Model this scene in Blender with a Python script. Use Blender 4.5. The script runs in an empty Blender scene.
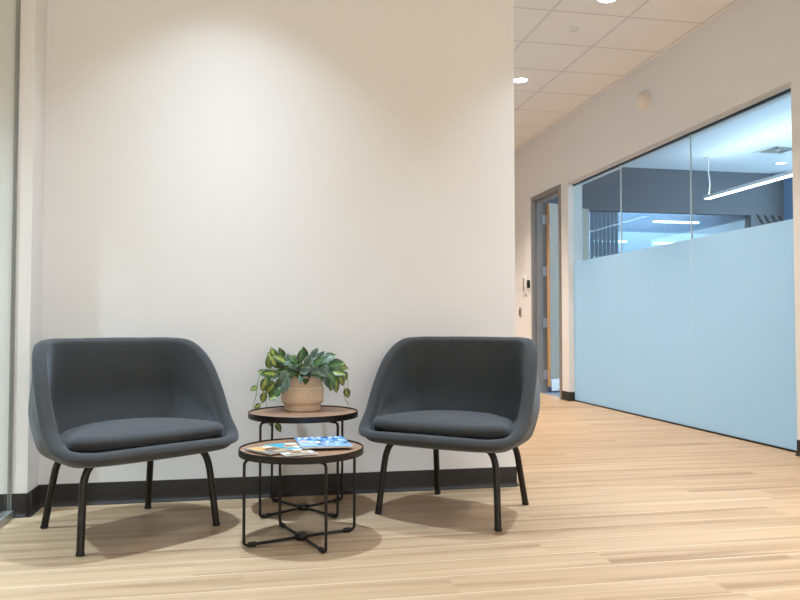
import bpy, bmesh, math, random
import numpy as np
from mathutils import Vector, Matrix

sc = bpy.context.scene
C = sc.collection
random.seed(7)
R = math.radians

# ------------------------------------------------------------------ camera, world, light, exposure
EYE = 0.82
YAW = math.atan(146 / 746.0)
PITCH = math.atan(26 / 746.0)
cam_d = bpy.data.cameras.new('camera')
cam_d.sensor_width = 36.0
cam_d.lens = 746.0 / 800.0 * 36.0
cam_d.clip_start = 0.02
cam = bpy.data.objects.new('camera', cam_d)
cam.location = (0, 0, EYE)
cam.rotation_euler = (math.pi / 2 + PITCH, 0, -YAW)
C.objects.link(cam)
sc.camera = cam

sc.view_settings.view_transform = 'Standard'
sc.view_settings.look = 'None'
sc.view_settings.gamma = 1.0
sc.view_settings.use_curve_mapping = False
sc.view_settings.exposure = 0.13

w = bpy.data.worlds.new('world')
sc.world = w
w.use_nodes = True
w.node_tree.nodes['Background'].inputs[0].default_value = (0.95, 0.97, 1.0, 1)
w.node_tree.nodes['Background'].inputs[1].default_value = 1.0


def area(name, loc, rot, sx, sy, power, col):
    d = bpy.data.lights.new(name, 'AREA')
    d.shape = 'RECTANGLE'; d.size = sx; d.size_y = sy
    d.energy = power; d.color = col
    o = bpy.data.objects.new(name, d)
    o.location = loc; o.rotation_euler = rot
    C.objects.link(o)
    return o


# added fill light at the unseen south window; daylight through the office's windows
area('fill_lounge', (1.2, -4.35, 1.6), (R(90), 0, 0), 3.6, 2.2, 70, (1.0, 0.93, 0.85))
area('daylight_office', (9.2, 6.6, 1.5), (R(90), 0, R(90)), 5.2, 2.7, 275, (0.62, 0.82, 1.0))
DOWNLIGHT_W = 205
DOWNLIGHT_COL = (0.67, 0.84, 1.0)


# ------------------------------------------------------------------ pixel helper: where a ray meets a plane of the place
_cy, _sy, _cp, _sp = math.cos(YAW), math.sin(YAW), math.cos(PITCH), math.sin(PITCH)
_r = Vector((_cy, -_sy, 0)); _f = Vector((_sy * _cp, _cy * _cp, _sp)); _u = _r.cross(_f)


def on_y(px, py, Y):
    d = _f + _r * ((px - 400) / 746.0) - _u * ((py - 300) / 746.0)
    return d * (Y / d.y) + Vector((0, 0, EYE))


# ------------------------------------------------------------------ materials
def newmat(name):
    m = bpy.data.materials.new(name)
    m.use_nodes = True
    nt = m.node_tree
    return m, nt, nt.nodes['Principled BSDF']


def N(nt, kind, **kw):
    n = nt.nodes.new(kind)
    for k, v in kw.items():
        setattr(n, k, v)
    return n


def plain(name, col, rough=0.5, metal=0.0, bump=0.0, scale=60.0, var=0.04, spec=None, coat=0.0):
    m, nt, b = newmat(name)
    b.inputs['Roughness'].default_value = rough
    b.inputs['Metallic'].default_value = metal
    if spec is not None:
        b.inputs['Specular IOR Level'].default_value = spec
    b.inputs['Coat Weight'].default_value = coat
    tc = N(nt, 'ShaderNodeTexCoord')
    no = N(nt, 'ShaderNodeTexNoise')
    no.inputs['Scale'].default_value = scale
    no.inputs['Detail'].default_value = 4
    nt.links.new(tc.outputs['Object'], no.inputs['Vector'])
    rp = N(nt, 'ShaderNodeMapRange')
    rp.inputs['To Min'].default_value = 1 - var
    rp.inputs['To Max'].default_value = 1 + var
    nt.links.new(no.outputs['Fac'], rp.inputs['Value'])
    mx = N(nt, 'ShaderNodeVectorMath', operation='SCALE')
    mx.inputs[0].default_value = col[:3]
    nt.links.new(rp.outputs['Result'], mx.inputs['Scale'])
    nt.links.new(mx.outputs['Vector'], b.inputs['Base Color'])
    if bump:
        bu = N(nt, 'ShaderNodeBump')
        bu.inputs['Strength'].default_value = bump
        bu.inputs['Distance'].default_value = 0.002
        nt.links.new(no.outputs['Fac'], bu.inputs['Height'])
        nt.links.new(bu.outputs['Normal'], b.inputs['Normal'])
    return m


def emis(name, col, strength):
    m, nt, b = newmat(name)
    b.inputs['Base Color'].default_value = (0.9, 0.9, 0.9, 1)
    b.inputs['Emission Color'].default_value = (*col, 1)
    b.inputs['Emission Strength'].default_value = strength
    return m


def mat_floor():
    m, nt, b = newmat('oak_plank_floor')
    tc = N(nt, 'ShaderNodeTexCoord')
    sep = N(nt, 'ShaderNodeSeparateXYZ')
    nt.links.new(tc.outputs['Object'], sep.inputs[0])

    def M(op, a, b_=None, c=None):
        n = N(nt, 'ShaderNodeMath', operation=op)
        for i, v in enumerate((a, b_, c)):
            if v is None:
                continue
            if hasattr(v, 'links'):
                nt.links.new(v, n.inputs[i])
            else:
                n.inputs[i].default_value = v
        return n.outputs[0]
    PW, PL = 0.16, 1.25
    row = M('FLOOR', M('DIVIDE', sep.outputs['Y'], PW))
    wn = N(nt, 'ShaderNodeTexWhiteNoise', noise_dimensions='1D')
    nt.links.new(row, wn.inputs['W'])
    xs = M('ADD', M('DIVIDE', sep.outputs['X'], PL), M('MULTIPLY', wn.outputs['Value'], 7.31))
    colm = M('FLOOR', xs)
    idv = N(nt, 'ShaderNodeCombineXYZ')
    nt.links.new(row, idv.inputs[0]); nt.links.new(colm, idv.inputs[1])
    wn2 = N(nt, 'ShaderNodeTexWhiteNoise', noise_dimensions='3D')
    nt.links.new(idv.outputs[0], wn2.inputs['Vector'])
    # grain: noise stretched along the plank, shifted for each plank
    gv = N(nt, 'ShaderNodeCombineXYZ')
    nt.links.new(M('ADD', M('MULTIPLY', sep.outputs['X'], 0.75), M('MULTIPLY', wn2.outputs['Value'], 40)), gv.inputs[0])
    nt.links.new(M('MULTIPLY', sep.outputs['Y'], 19.0), gv.inputs[1])
    nt.links.new(M('MULTIPLY', wn2.outputs['Value'], 9), gv.inputs[2])
    g1 = N(nt, 'ShaderNodeTexNoise'); g1.inputs['Scale'].default_value = 1.0
    g1.inputs['Detail'].default_value = 3.5; g1.inputs['Distortion'].default_value = 0.35
    nt.links.new(gv.outputs[0], g1.inputs['Vector'])
    gv2 = N(nt, 'ShaderNodeVectorMath', operation='MULTIPLY'); gv2.inputs[1].default_value = (3.5, 9, 1)
    nt.links.new(gv.outputs[0], gv2.inputs[0])
    g2 = N(nt, 'ShaderNodeTexNoise'); g2.inputs['Scale'].default_value = 1.0; g2.inputs['Detail'].default_value = 5
    nt.links.new(gv2.outputs[0], g2.inputs['Vector'])
    ramp = N(nt, 'ShaderNodeValToRGB')
    el = ramp.color_ramp.elements
    el[0].position = 0.30; el[0].color = (0.275, 0.170, 0.090, 1)
    el[1].position = 0.72; el[1].color = (0.560, 0.412, 0.262, 1)
    e = ramp.color_ramp.elements.new(0.50); e.color = (0.450, 0.312, 0.186, 1)
    mixv = M('ADD', M('MULTIPLY', g1.outputs['Fac'], 0.72), M('ADD', M('MULTIPLY', g2.outputs['Fac'], 0.20), M('MULTIPLY', wn2.outputs['Value'], 0.10)))
    nt.links.new(mixv, ramp.inputs[0])
    # seams: bevel highlights painted as pale lines, strength varying by row
    fy = M('FRACT', M('DIVIDE', sep.outputs['Y'], PW)); fx = M('FRACT', xs)
    sy_ = M('LESS_THAN', M('MINIMUM', fy, M('SUBTRACT', 1.0, fy)), 0.022)
    sx_ = M('LESS_THAN', M('MINIMUM', fx, M('SUBTRACT', 1.0, fx)), 0.0010)
    mx = N(nt, 'ShaderNodeMix', data_type='RGBA')
    nt.links.new(M('MULTIPLY', sy_, M('MULTIPLY', wn.outputs['Value'], 0.75)), mx.inputs['Factor'])
    nt.links.new(ramp.outputs[0], mx.inputs[6]); mx.inputs[7].default_value = (0.74, 0.61, 0.46, 1)
    nt.links.new(mx.outputs[2], b.inputs['Base Color'])
    rr = M('ADD', 0.36, M('MULTIPLY', g2.outputs['Fac'], 0.16))
    nt.links.new(rr, b.inputs['Roughness'])
    bu = N(nt, 'ShaderNodeBump'); bu.inputs['Strength'].default_value = 0.15; bu.inputs['Distance'].default_value = 0.001
    nt.links.new(g2.outputs['Fac'], bu.inputs['Height']); nt.links.new(bu.outputs[0], b.inputs['Normal'])
    return m


def mat_ceiling(name, col, gx, gy, wide, line=0.62):
    """white acoustic tiles in a 0.61 m grid; gx, gy = position of one grid line"""
    m, nt, b = newmat(name)
    tc = N(nt, 'ShaderNodeTexCoord'); sep = N(nt, 'ShaderNodeSeparateXYZ')
    nt.links.new(tc.outputs['Object'], sep.inputs[0])

    def M(op, a, b_=None):
        n = N(nt, 'ShaderNodeMath', operation=op)
        for i, v in enumerate((a, b_)):
            if v is None:
                continue
            if hasattr(v, 'links'):
                nt.links.new(v, n.inputs[i])
            else:
                n.inputs[i].default_value = v
        return n.outputs[0]
    out = []
    for ax, g in (('X', gx), ('Y', gy)):
        f = M('FRACT', M('DIVIDE', M('SUBTRACT', sep.outputs[ax], g - 12.2), 0.61))
        out.append(M('LESS_THAN', M('MINIMUM', f, M('SUBTRACT', 1.0, f)), wide))
    g = M('MAXIMUM', out[0], out[1])
    no = N(nt, 'ShaderNodeTexNoise'); no.inputs['Scale'].default_value = 160
    nt.links.new(tc.outputs['Object'], no.inputs['Vector'])
    mx = N(nt, 'ShaderNodeMix', data_type='RGBA')
    nt.links.new(g, mx.inputs['Factor'])
    mx.inputs[6].default_value = (*col, 1)
    mx.inputs[7].default_value = (col[0] * line, col[1] * line, col[2] * line, 1)
    nt.links.new(mx.outputs[2], b.inputs['Base Color'])
    b.inputs['Roughness'].default_value = 0.9
    bu = N(nt, 'ShaderNodeBump'); bu.inputs['Strength'].default_value = 0.2; bu.inputs['Distance'].default_value = 0.002
    nt.links.new(no.outputs['Fac'], bu.inputs['Height']); nt.links.new(bu.outputs[0], b.inputs['Normal'])
    return m


def mat_fabric(name, col):
    m, nt, b = newmat(name)
    tc = N(nt, 'ShaderNodeTexCoord')
    w1 = N(nt, 'ShaderNodeTexNoise'); w1.inputs['Scale'].default_value = 420; w1.inputs['Detail'].default_value = 2
    w2 = N(nt, 'ShaderNodeTexNoise'); w2.inputs['Scale'].default_value = 7; w2.inputs['Detail'].default_value = 5
    for x in (w1, w2):
        nt.links.new(tc.outputs['Object'], x.inputs['Vector'])
    mr = N(nt, 'ShaderNodeMapRange'); mr.inputs['To Min'].default_value = 0.62; mr.inputs['To Max'].default_value = 1.38
    nt.links.new(w1.outputs['Fac'], mr.inputs['Value'])
    mr2 = N(nt, 'ShaderNodeMapRange'); mr2.inputs['To Min'].default_value = 0.9; mr2.inputs['To Max'].default_value = 1.1
    nt.links.new(w2.outputs['Fac'], mr2.inputs['Value'])
    mm = N(nt, 'ShaderNodeMath', operation='MULTIPLY')
    nt.links.new(mr.outputs[0], mm.inputs[0]); nt.links.new(mr2.outputs[0], mm.inputs[1])
    vs = N(nt, 'ShaderNodeVectorMath', operation='SCALE'); vs.inputs[0].default_value = col
    nt.links.new(mm.outputs[0], vs.inputs['Scale'])
    nt.links.new(vs.outputs[0], b.inputs['Base Color'])
    b.inputs['Roughness'].default_value = 0.95
    b.inputs['Specular IOR Level'].default_value = 0.2
    b.inputs['Sheen Weight'].default_value = 0.22
    b.inputs['Sheen Roughness'].default_value = 0.5
    b.inputs['Sheen Tint'].default_value = (0.75, 0.82, 0.9, 1)
    bu = N(nt, 'ShaderNodeBump'); bu.inputs['Strength'].default_value = 0.35; bu.inputs['Distance'].default_value = 0.001
    nt.links.new(w1.outputs['Fac'], bu.inputs['Height']); nt.links.new(bu.outputs[0], b.inputs['Normal'])
    return m


def mat_wood(name, c1, c2, sc_=(3, 30, 3), rough=0.45):
    m, nt, b = newmat(name)
    tc = N(nt, 'ShaderNodeTexCoord'); mp = N(nt, 'ShaderNodeMapping'); mp.inputs['Scale'].default_value = sc_
    nt.links.new(tc.outputs['Object'], mp.inputs[0])
    no = N(nt, 'ShaderNodeTexNoise'); no.inputs['Scale'].default_value = 1.5; no.inputs['Detail'].default_value = 6
    no.inputs['Distortion'].default_value = 0.6
    nt.links.new(mp.outputs[0], no.inputs['Vector'])
    rp = N(nt, 'ShaderNodeValToRGB')
    rp.color_ramp.elements[0].position = 0.3; rp.color_ramp.elements[0].color = (*c1, 1)
    rp.color_ramp.elements[1].position = 0.7; rp.color_ramp.elements[1].color = (*c2, 1)
    nt.links.new(no.outputs['Fac'], rp.inputs[0]); nt.links.new(rp.outputs[0], b.inputs['Base Color'])
    b.inputs['Roughness'].default_value = rough
    return m


def mat_glass(name, tint=(0.90, 0.97, 0.98), refl=1.0):
    m = bpy.data.materials.new(name); m.use_nodes = True
    nt = m.node_tree; nt.nodes.clear()
    out = N(nt, 'ShaderNodeOutputMaterial')
    tr = N(nt, 'ShaderNodeBsdfTransparent'); tr.inputs[0].default_value = (*tint, 1)
    gl = N(nt, 'ShaderNodeBsdfGlossy'); gl.inputs['Roughness'].default_value = 0.0
    fr = N(nt, 'ShaderNodeFresnel')
    ge = N(nt, 'ShaderNodeNewGeometry')       # thin pane: both faces reflect as air to glass
    io = N(nt, 'ShaderNodeMapRange'); io.inputs['To Min'].default_value = 1.5; io.inputs['To Max'].default_value = 1 / 1.5
    nt.links.new(ge.outputs['Backfacing'], io.inputs['Value']); nt.links.new(io.outputs[0], fr.inputs['IOR'])
    mu = N(nt, 'ShaderNodeMath', operation='MULTIPLY'); mu.inputs[1].default_value = refl
    mix = N(nt, 'ShaderNodeMixShader')
    nt.links.new(fr.outputs[0], mu.inputs[0]); nt.links.new(mu.outputs[0], mix.inputs[0])
    nt.links.new(tr.outputs[0], mix.inputs[1]); nt.links.new(gl.outputs[0], mix.inputs[2])
    nt.links.new(mix.outputs[0], out.inputs[0])
    return m


def mat_frost():
    m = bpy.data.materials.new('frosted_film'); m.use_nodes = True
    nt = m.node_tree; nt.nodes.clear()
    out = N(nt, 'ShaderNodeOutputMaterial')
    df = N(nt, 'ShaderNodeBsdfDiffuse'); df.inputs[0].default_value = (0.52, 0.68, 0.76, 1)
    tl = N(nt, 'ShaderNodeBsdfTranslucent'); tl.inputs[0].default_value = (0.74, 0.86, 0.92, 1)
    gl = N(nt, 'ShaderNodeBsdfGlossy'); gl.inputs['Roughness'].default_value = 0.45
    m1 = N(nt, 'ShaderNodeMixShader'); m1.inputs[0].default_value = 0.55
    m2 = N(nt, 'ShaderNodeMixShader')
    fr = N(nt, 'ShaderNodeFresnel')
    ge = N(nt, 'ShaderNodeNewGeometry')
    io = N(nt, 'ShaderNodeMapRange'); io.inputs['To Min'].default_value = 1.25; io.inputs['To Max'].default_value = 1 / 1.25
    nt.links.new(ge.outputs['Backfacing'], io.inputs['Value']); nt.links.new(io.outputs[0], fr.inputs['IOR'])
    nt.links.new(fr.outputs[0], m2.inputs[0])
    nt.links.new(df.outputs[0], m1.inputs[1]); nt.links.new(tl.outputs[0], m1.inputs[2])
    nt.links.new(m1.outputs[0], m2.inputs[1]); nt.links.new(gl.outputs[0], m2.inputs[2])
    nt.links.new(m2.outputs[0], out.inputs[0])
    return m


def mat_leaf(name, edge, mid, thresh, soft):
    """leaf colour runs from the rim (uv.x = +-1) to the middle rib"""
    m, nt, b = newmat(name)
    uv = N(nt, 'ShaderNodeUVMap'); sep = N(nt, 'ShaderNodeSeparateXYZ')
    nt.links.new(uv.outputs[0], sep.inputs[0])
    no = N(nt, 'ShaderNodeTexNoise'); no.inputs['Scale'].default_value = 130
    tc = N(nt, 'ShaderNodeTexCoord'); nt.links.new(tc.outputs['Object'], no.inputs['Vector'])
    ad = N(nt, 'ShaderNodeMath', operation='MULTIPLY_ADD'); ad.inputs[1].default_value = 0.9; ad.inputs[2].default_value = -0.45
    nt.links.new(no.outputs['Fac'], ad.inputs[0])
    a2 = N(nt, 'ShaderNodeMath', operation='ADD')
    nt.links.new(sep.outputs['X'], a2.inputs[0]); nt.links.new(ad.outputs[0], a2.inputs[1])
    rp = N(nt, 'ShaderNodeValToRGB')
    rp.color_ramp.elements[0].position = thresh; rp.color_ramp.elements[0].color = (*mid, 1)
    rp.color_ramp.elements[1].position = thresh + soft; rp.color_ramp.elements[1].color = (*edge, 1)
    nt.links.new(a2.outputs[0], rp.inputs[0]); nt.links.new(rp.outputs[0], b.inputs['Base Color'])
    b.inputs['Roughness'].default_value = 0.42
    b.inputs['Subsurface Weight'].default_value = 0.0
    return m


WALL = plain('white_wall_paint', (0.80, 0.785, 0.77), 0.75, bump=0.08, scale=180, var=0.01)
OFFICE_WALL = plain('navy_wall_paint', (0.082, 0.100, 0.125), 0.7, bump=0.05, scale=150, var=0.02)
PALE_WALL = plain('pale_blue_wall', (0.52, 0.62, 0.74), 0.7, var=0.02)
MID_WALL = plain('mid_blue_wall', (0.20, 0.27, 0.36), 0.7, var=0.02)
FLOOR = mat_floor()
CARPET = plain('blue_grey_carpet', (0.16, 0.21, 0.28), 0.95, bump=0.6, scale=300, var=0.15)
CEIL = mat_ceiling('acoustic_ceiling_tiles', (0.88, 0.85, 0.81), 2.135, 5.095, 0.017, 0.80)
CEIL_OFFICE = mat_ceiling('office_ceiling_tiles', (0.80, 0.82, 0.84), 4.0, 8.15, 0.008, 0.93)
BASE = plain('black_rubber_baseboard', (0.028, 0.0235, 0.0195), 0.55, var=0.05, spec=0.25)
BLACK = plain('black_powder_coat', (0.012, 0.011, 0.010), 0.42, metal=0.2, bump=0.05, scale=300)
TABLE_BLACK = plain('black_table_metal', (0.010, 0.009, 0.009), 0.4, metal=0.3)
CHAIR_LEG = plain('dark_bronze_leg_paint', (0.016, 0.014, 0.013), 0.38, metal=0.3)
RUBBER = plain('black_rubber', (0.012, 0.012, 0.012), 0.7)
FABRIC = mat_fabric('charcoal_wool', (0.050, 0.0515, 0.053))
WOOD = mat_wood('walnut_veneer', (0.25, 0.130, 0.075), (0.40, 0.235, 0.145), (4, 34, 4))
POT = plain('sand_ceramic', (0.70, 0.54, 0.40), 0.5, bump=0.15, scale=90, var=0.05)
POT_GLAZE = plain('cream_ceramic', (0.86, 0.76, 0.62), 0.4, bump=0.1, scale=120, var=0.04)
SOIL = plain('dark_soil', (0.03, 0.022, 0.015), 0.95, bump=0.8, scale=90, var=0.3)
STEM = plain('plant_stem', (0.20, 0.26, 0.10), 0.6)
LEAF_Y = mat_leaf('leaf_yellow_green', (0.045, 0.10, 0.022), (0.30, 0.34, 0.07), 0.18, 0.35)
LEAF_D = mat_leaf('leaf_dark_green', (0.035, 0.085, 0.035), (0.09, 0.18, 0.06), 0.2, 0.5)
LEAF_G = mat_leaf('leaf_dusty_grey_green', (0.17, 0.24, 0.20), (0.07, 0.13, 0.09), 0.35, 0.4)
WHITE_METAL = plain('white_metal', (0.80, 0.79, 0.77), 0.4)
CREAM = plain('cream_plastic', (0.82, 0.75, 0.64), 0.45)
STEEL = plain('brushed_steel', (0.50, 0.50, 0.50), 0.35, metal=0.8)
HINGE = plain('satin_hinge_steel', (0.50, 0.53, 0.57), 0.4, metal=0.5)
FRAME_GREY = plain('grey_door_frame_paint', (0.24, 0.23, 0.215), 0.45)
DOOR_FACE = mat_wood('pale_grey_door_veneer', (0.30, 0.275, 0.225), (0.36, 0.335, 0.28), (3, 3, 1.2), 0.65)
DOOR_EDGE = mat_wood('maple_door_edge', (0.58, 0.32, 0.15), (0.68, 0.42, 0.22), (20, 20, 1.5), 0.5)
BLACK_PL = plain('black_plastic', (0.012, 0.012, 0.012), 0.35)
GREY_PL = plain('grey_plastic', (0.30, 0.30, 0.29), 0.4)
DARKTRIM = plain('dark_glazing_channel', (0.020, 0.022, 0.024), 0.35, metal=0.5)
ALU = plain('aluminium_channel', (0.42, 0.42, 0.40), 0.4, metal=0.7)
GLASS = mat_glass('clear_glass')
GLASS_L = mat_glass('greenish_glass', (0.96, 0.99, 0.98))
GLASS_EDGE = plain('polished_glass_edge', (0.95, 1.0, 1.0), 0.2)
FROST = mat_frost()
LAMP = emis('lit_lamp_lens', (1.0, 0.97, 0.92), 14)
TUBE = emis('lit_linear_diffuser', (0.90, 0.96, 1.0), 7)
OFF_W = plain('offwhite_blind', (0.62, 0.62, 0.50), 0.7)
SLAT = plain('grey_blind_slats', (0.18, 0.21, 0.24), 0.6)


# ------------------------------------------------------------------ mesh helpers
class MB:
    """collects shapes, then links them as one mesh object"""

    def __init__(self):
        self.v = []; self.f = []; self.mi = []; self.mats = []; self.uv = {}

    def m(self, mat):
        if mat not in self.mats:
            self.mats.append(mat)
        return self.mats.index(mat)

    def add(self, vs, fs, mat, uvs=None):
        o = len(self.v); k = self.m(mat)
        self.v += [tuple(p) for p in vs]
        for i, q in enumerate(fs):
            self.f.append(tuple(a + o for a in q)); self.mi.append(k)
        if uvs is not None:
            for i, t in enumerate(uvs):
                self.uv[o + i] = t
        return self

    def box(self, a, b, mat, bev=0.0):
        x0, y0, z0 = a; x1, y1, z1 = b
        if bev <= 0:
            vs = [(x, y, z) for z in (z0, z1) for y in (y0, y1) for x in (x0, x1)]
            fs = [(0, 2, 3, 1), (4, 5, 7, 6), (0, 1, 5, 4), (2, 6, 7, 3), (0, 4, 6, 2), (1, 3, 7, 5)]
            return self.add(vs, fs, mat)
        bm = bmesh.new()
        bmesh.ops.create_cube(bm, size=1)
        for v in bm.verts:
            v.co = Vector(((x0 + x1) / 2 + v.co.x * (x1 - x0), (y0 + y1) / 2 + v.co.y * (y1 - y0), (z0 + z1) / 2 + v.co.z * (z1 - z0)))
        bmesh.ops.bevel(bm, geom=bm.edges[:], offset=bev, segments=2, affect='EDGES', profile=0.5)
        bm.verts.index_update()
        self.add([v.co for v in bm.verts], [[v.index for v in f.verts] for f in bm.faces], mat)
        bm.free()
        return self

    def lathe(self, prof, mat, n=48, c=(0, 0, 0), axis='Z'):
        vs = []; fs = []
        for r_, z_ in prof:
            for i in range(n):
                a = 2 * math.pi * i / n
                x, y, z = r_ * math.cos(a), r_ * math.sin(a), z_
                if axis == 'X':
                    x, y, z = z, x, y
                elif axis == 'Y':
                    x, y, z = y, z, x
                vs.append((x + c[0], y + c[1], z + c[2]))
        for k in range(len(prof) - 1):
            for i in range(n):
                j = (i + 1) % n
                fs.append((k * n + i, k * n + j, (k + 1) * n + j, (k + 1) * n + i))
        if prof[0][0] > 1e-6:
            fs.append(tuple(reversed(range(n))))
        if prof[-1][0] > 1e-6:
            fs.append(tuple((len(prof) - 1) * n + i for i in range(n)))
        return self.add(vs, fs, mat)

    def tube(self, pts, r_, mat, n=12, cap=True):
        pts = [Vector(p) for p in pts]
        rs = r_ if isinstance(r_, (list, tuple)) else [r_] * len(pts)
        vs = []; fs = []
        T0 = (pts[1] - pts[0]).normalized()
        up = Vector((0, 0, 1)) if abs(T0.z) < 0.9 else Vector((1, 0, 0))
        nrm = T0.cross(up).normalized()
        for i, p in enumerate(pts):
            if i == 0: T = T0
            elif i == len(pts) - 1: T = (pts[i] - pts[i - 1]).normalized()
            else: T = ((pts[i + 1] - p).normalized() + (p - pts[i - 1]).normalized()).normalized()
            nrm = (nrm - T * nrm.dot(T)).normalized()
            bn = T.cross(nrm)
            for k in range(n):
                a = 2 * math.pi * k / n
                vs.append(p + (nrm * math.cos(a) + bn * math.sin(a)) * rs[i])
        for i in range(len(pts) - 1):
            for k in range(n):
                j = (k + 1) % n
                fs.append((i * n + k, i * n + j, (i + 1) * n + j, (i + 1) * n + k))
        if cap:
            fs.append(tuple(reversed(range(n)))); fs.append(tuple((len(pts) - 1) * n + k for k in range(n)))
        return self.add(vs, fs, mat)

    def prism(self, poly, z0, z1, mat):
        n = len(poly)
        vs = [(x, y, z0) for x, y in poly] + [(x, y, z1) for x, y in poly]
        fs = [tuple(reversed(range(n))), tuple(range(n, 2 * n))] + [(i, (i + 1) % n, n + (i + 1) % n, n + i) for i in range(n)]
        return self.add(vs, fs, mat)

    def build(self, name, parent=None, smooth=True, loc=None, angle=40, recalc=True):
        me = bpy.data.meshes.new(name)
        me.from_pydata(self.v, [], self.f)
        for mt in self.mats:
            me.materials.append(mt)
        me.polygons.foreach_set('material_index', self.mi)
        if self.uv:
            ul = me.uv_layers.new(name='UVMap')
            for lp in me.loops:
                ul.data[lp.index].uv = self.uv.get(lp.vertex_index, (0, 0))
        if recalc:
            bm = bmesh.new(); bm.from_mesh(me)
            bmesh.ops.recalc_face_normals(bm, faces=bm.faces[:])
            bm.to_mesh(me); bm.free()
        if smooth:
            me.polygons.foreach_set('use_smooth', [True] * len(me.polygons))
            me.set_sharp_from_angle(angle=R(angle))
        o = bpy.data.objects.new(name, me)
        C.objects.link(o)
        if loc is not None:
            o.location = loc
        if parent is not None:
            o.parent = parent
        return o


def thing(name, label, cat, loc=(0, 0, 0), rz=0, group=None):
    o = bpy.data.objects.new(name, None)
    o.empty_display_size = 0.1
    C.objects.link(o)
    o.location = loc; o.rotation_euler = (0, 0, rz)
    o['label'] = label; o['category'] = cat
    if group: o['group'] = group
    return o


def struct(o, label=None):
    o['kind'] = 'structure'
    if label: o['label'] = label
    return o


def dup(root, loc, rz, label):
    r_ = root.copy(); C.objects.link(r_)
    r_.location = loc; r_.rotation_euler = (0, 0, rz); r_['label'] = label
    for ch in list(root.children):
        c = ch.copy(); C.objects.link(c); c.parent = r_
        for g in ch.children:
            d = g.copy(); C.objects.link(d); d.parent = c
    return r_


# ------------------------------------------------------------------ the setting
CH = 3.14                 # ceiling height
XR = 3.39                 # face of the right wall
YB = 3.67                 # face of the back wall
XE = 1.325                # free end of the back wall
GX = 3.46                 # plane of the glass partition
TX = 3.56                 # office side of the right wall
GT = 2.375                # top of the glazing
YG0, YG1 = 4.19, 7.68     # glazing from / to
YD0, YD1 = 7.87, 8.77     # door frame outer edges
DT = 2.42                 # top of the door frame

struct(MB().box((-4.2, -4.5, -0.1), (GX, 12.2, 0), FLOOR).build('floor', smooth=False), 'light oak plank floor running along the back wall')
struct(MB().box((GX, 2.4, -0.1), (9.4, 12.2, 0), CARPET).build('floor', smooth=False), 'blue grey carpet inside the glazed office')
struct(MB().box((-4.2, -4.5, CH), (GX, 12.2, CH + 0.1), CEIL).build('ceiling', smooth=False), 'ceiling of white square acoustic tiles above the corridor')
struct(MB().box((TX, 2.4, CH), (9.4, 12.2, CH + 0.1), CEIL_OFFICE).build('ceiling', smooth=False), 'bright white ceiling inside the glazed office')
# back wall with its return along the corridor
struct(MB().box((-0.955, YB, 0), (XE, YB + 0.15, CH), WALL).box((XE - 0.15, YB + 0.15, 0), (XE, 12.1, CH), WALL)
       .build('wall_back', smooth=False), 'white wall behind the two chairs')
struct(MB().box((-4.2, 3.495, 0), (-0.955, YB + 0.15, CH), WALL).build('wall_left', smooth=False), 'white wall stub stepping forward at the left edge')
# right wall: pieces around the glazing and the door
wr = MB()
wr.box((XR, -4.5, 0), (TX, YG0, CH), WALL)
wr.box((XR, YG0, 2.40), (TX, YG1, CH), WALL)
wr.box((GX - 0.004, YG0, GT + 0.006), (TX, YG1, 2.40), WALL)
wr.box((XR, YG1, 0), (TX, YD0 + 0.02, CH), WALL)
wr.box((XR, YD0 + 0.02, DT - 0.02), (TX, YD1 - 0.02, CH), WALL)
wr.box((XR, YD1 - 0.02, 0), (TX, 12.1, CH), WALL)
struct(wr.build('wall_right', smooth=False), 'white wall along the corridor holding the glazing and the door')
struct(MB().box((XE - 0.15, 12.1, 0), (9.4, 12.2, CH), WALL).build('wall_north', smooth=False))
struct(MB().box((-4.3, -4.5, 0), (-4.2, YB + 0.15, CH), WALL).build('wall_west', smooth=False))
# south wall with an added, unseen window opening for the fill light
ws = MB()
ws.box((-4.2, -4.6, 0), (-0.7, -4.5, CH), WALL).box((3.1, -4.6, 0), (TX, -4.5, CH), WALL)
ws.box((-0.7, -4.6, 0), (3.1, -4.5, 0.4), WALL).box((-0.7, -4.6, 2.8), (3.1, -4.5, CH), WALL)
struct(ws.build('wall_south', smooth=False))
wf = MB()
for x in (-0.7, 0.53, 1.8, 3.04):
    wf.box((x, -4.58, 0.4), (x + 0.06, -4.52, 2.8), ALU)
wf.box((-0.7, -4.58, 0.4), (3.1, -4.52, 0.46), ALU).box((-0.7, -4.58, 2.74), (3.1, -4.52, 2.8), ALU)
s_ = struct(wf.build('window_6', smooth=False))
MB().box((-0.7, -4.555, 0.4), (3.1, -4.545, 2.8), GLASS).build('pane', s_, smooth=False)

# office shell
YN = 10.0                 # navy wall inside the office
OX0, OX1, OZ0, OZ1 = 4.70, 7.36, 0.9, 2.495     # interior opening in it
wo = MB()
wo.box((TX, YN, 0), (OX0, YN + 0.12, CH), OFFICE_WALL).box((OX1, YN, 0), (9.2, YN + 0.12, CH), OFFICE_WALL)
wo.box((OX0, YN, OZ1), (OX1, YN + 0.12, CH), OFFICE_WALL).box((OX0, YN, 0), (OX1, YN + 0.12, OZ0), OFFICE_WALL)
struct(wo.build('wall_office_back', smooth=False), 'navy blue wall at the far end of the glazed office')
struct(MB().box((TX, 2.4, 0), (9.2, 2.52, CH), WALL).build('wall_office_front', smooth=False))
struct(MB().box((7.93, 9.7, 0), (9.2, YN, CH), plain('bright_blue_wall', (0.07, 0.24, 0.46), 0.6, var=0.02)).build('wall_office_corner', smooth=False),  # brighter blue box before the navy wall's right end
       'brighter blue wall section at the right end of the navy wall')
we = MB()
we.box((9.2, 2.4, 0), (9.32, 3.9, CH), OFFICE_WALL).box((9.2, 9.3, 0), (9.32, 12.1, CH), OFFICE_WALL)
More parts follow.
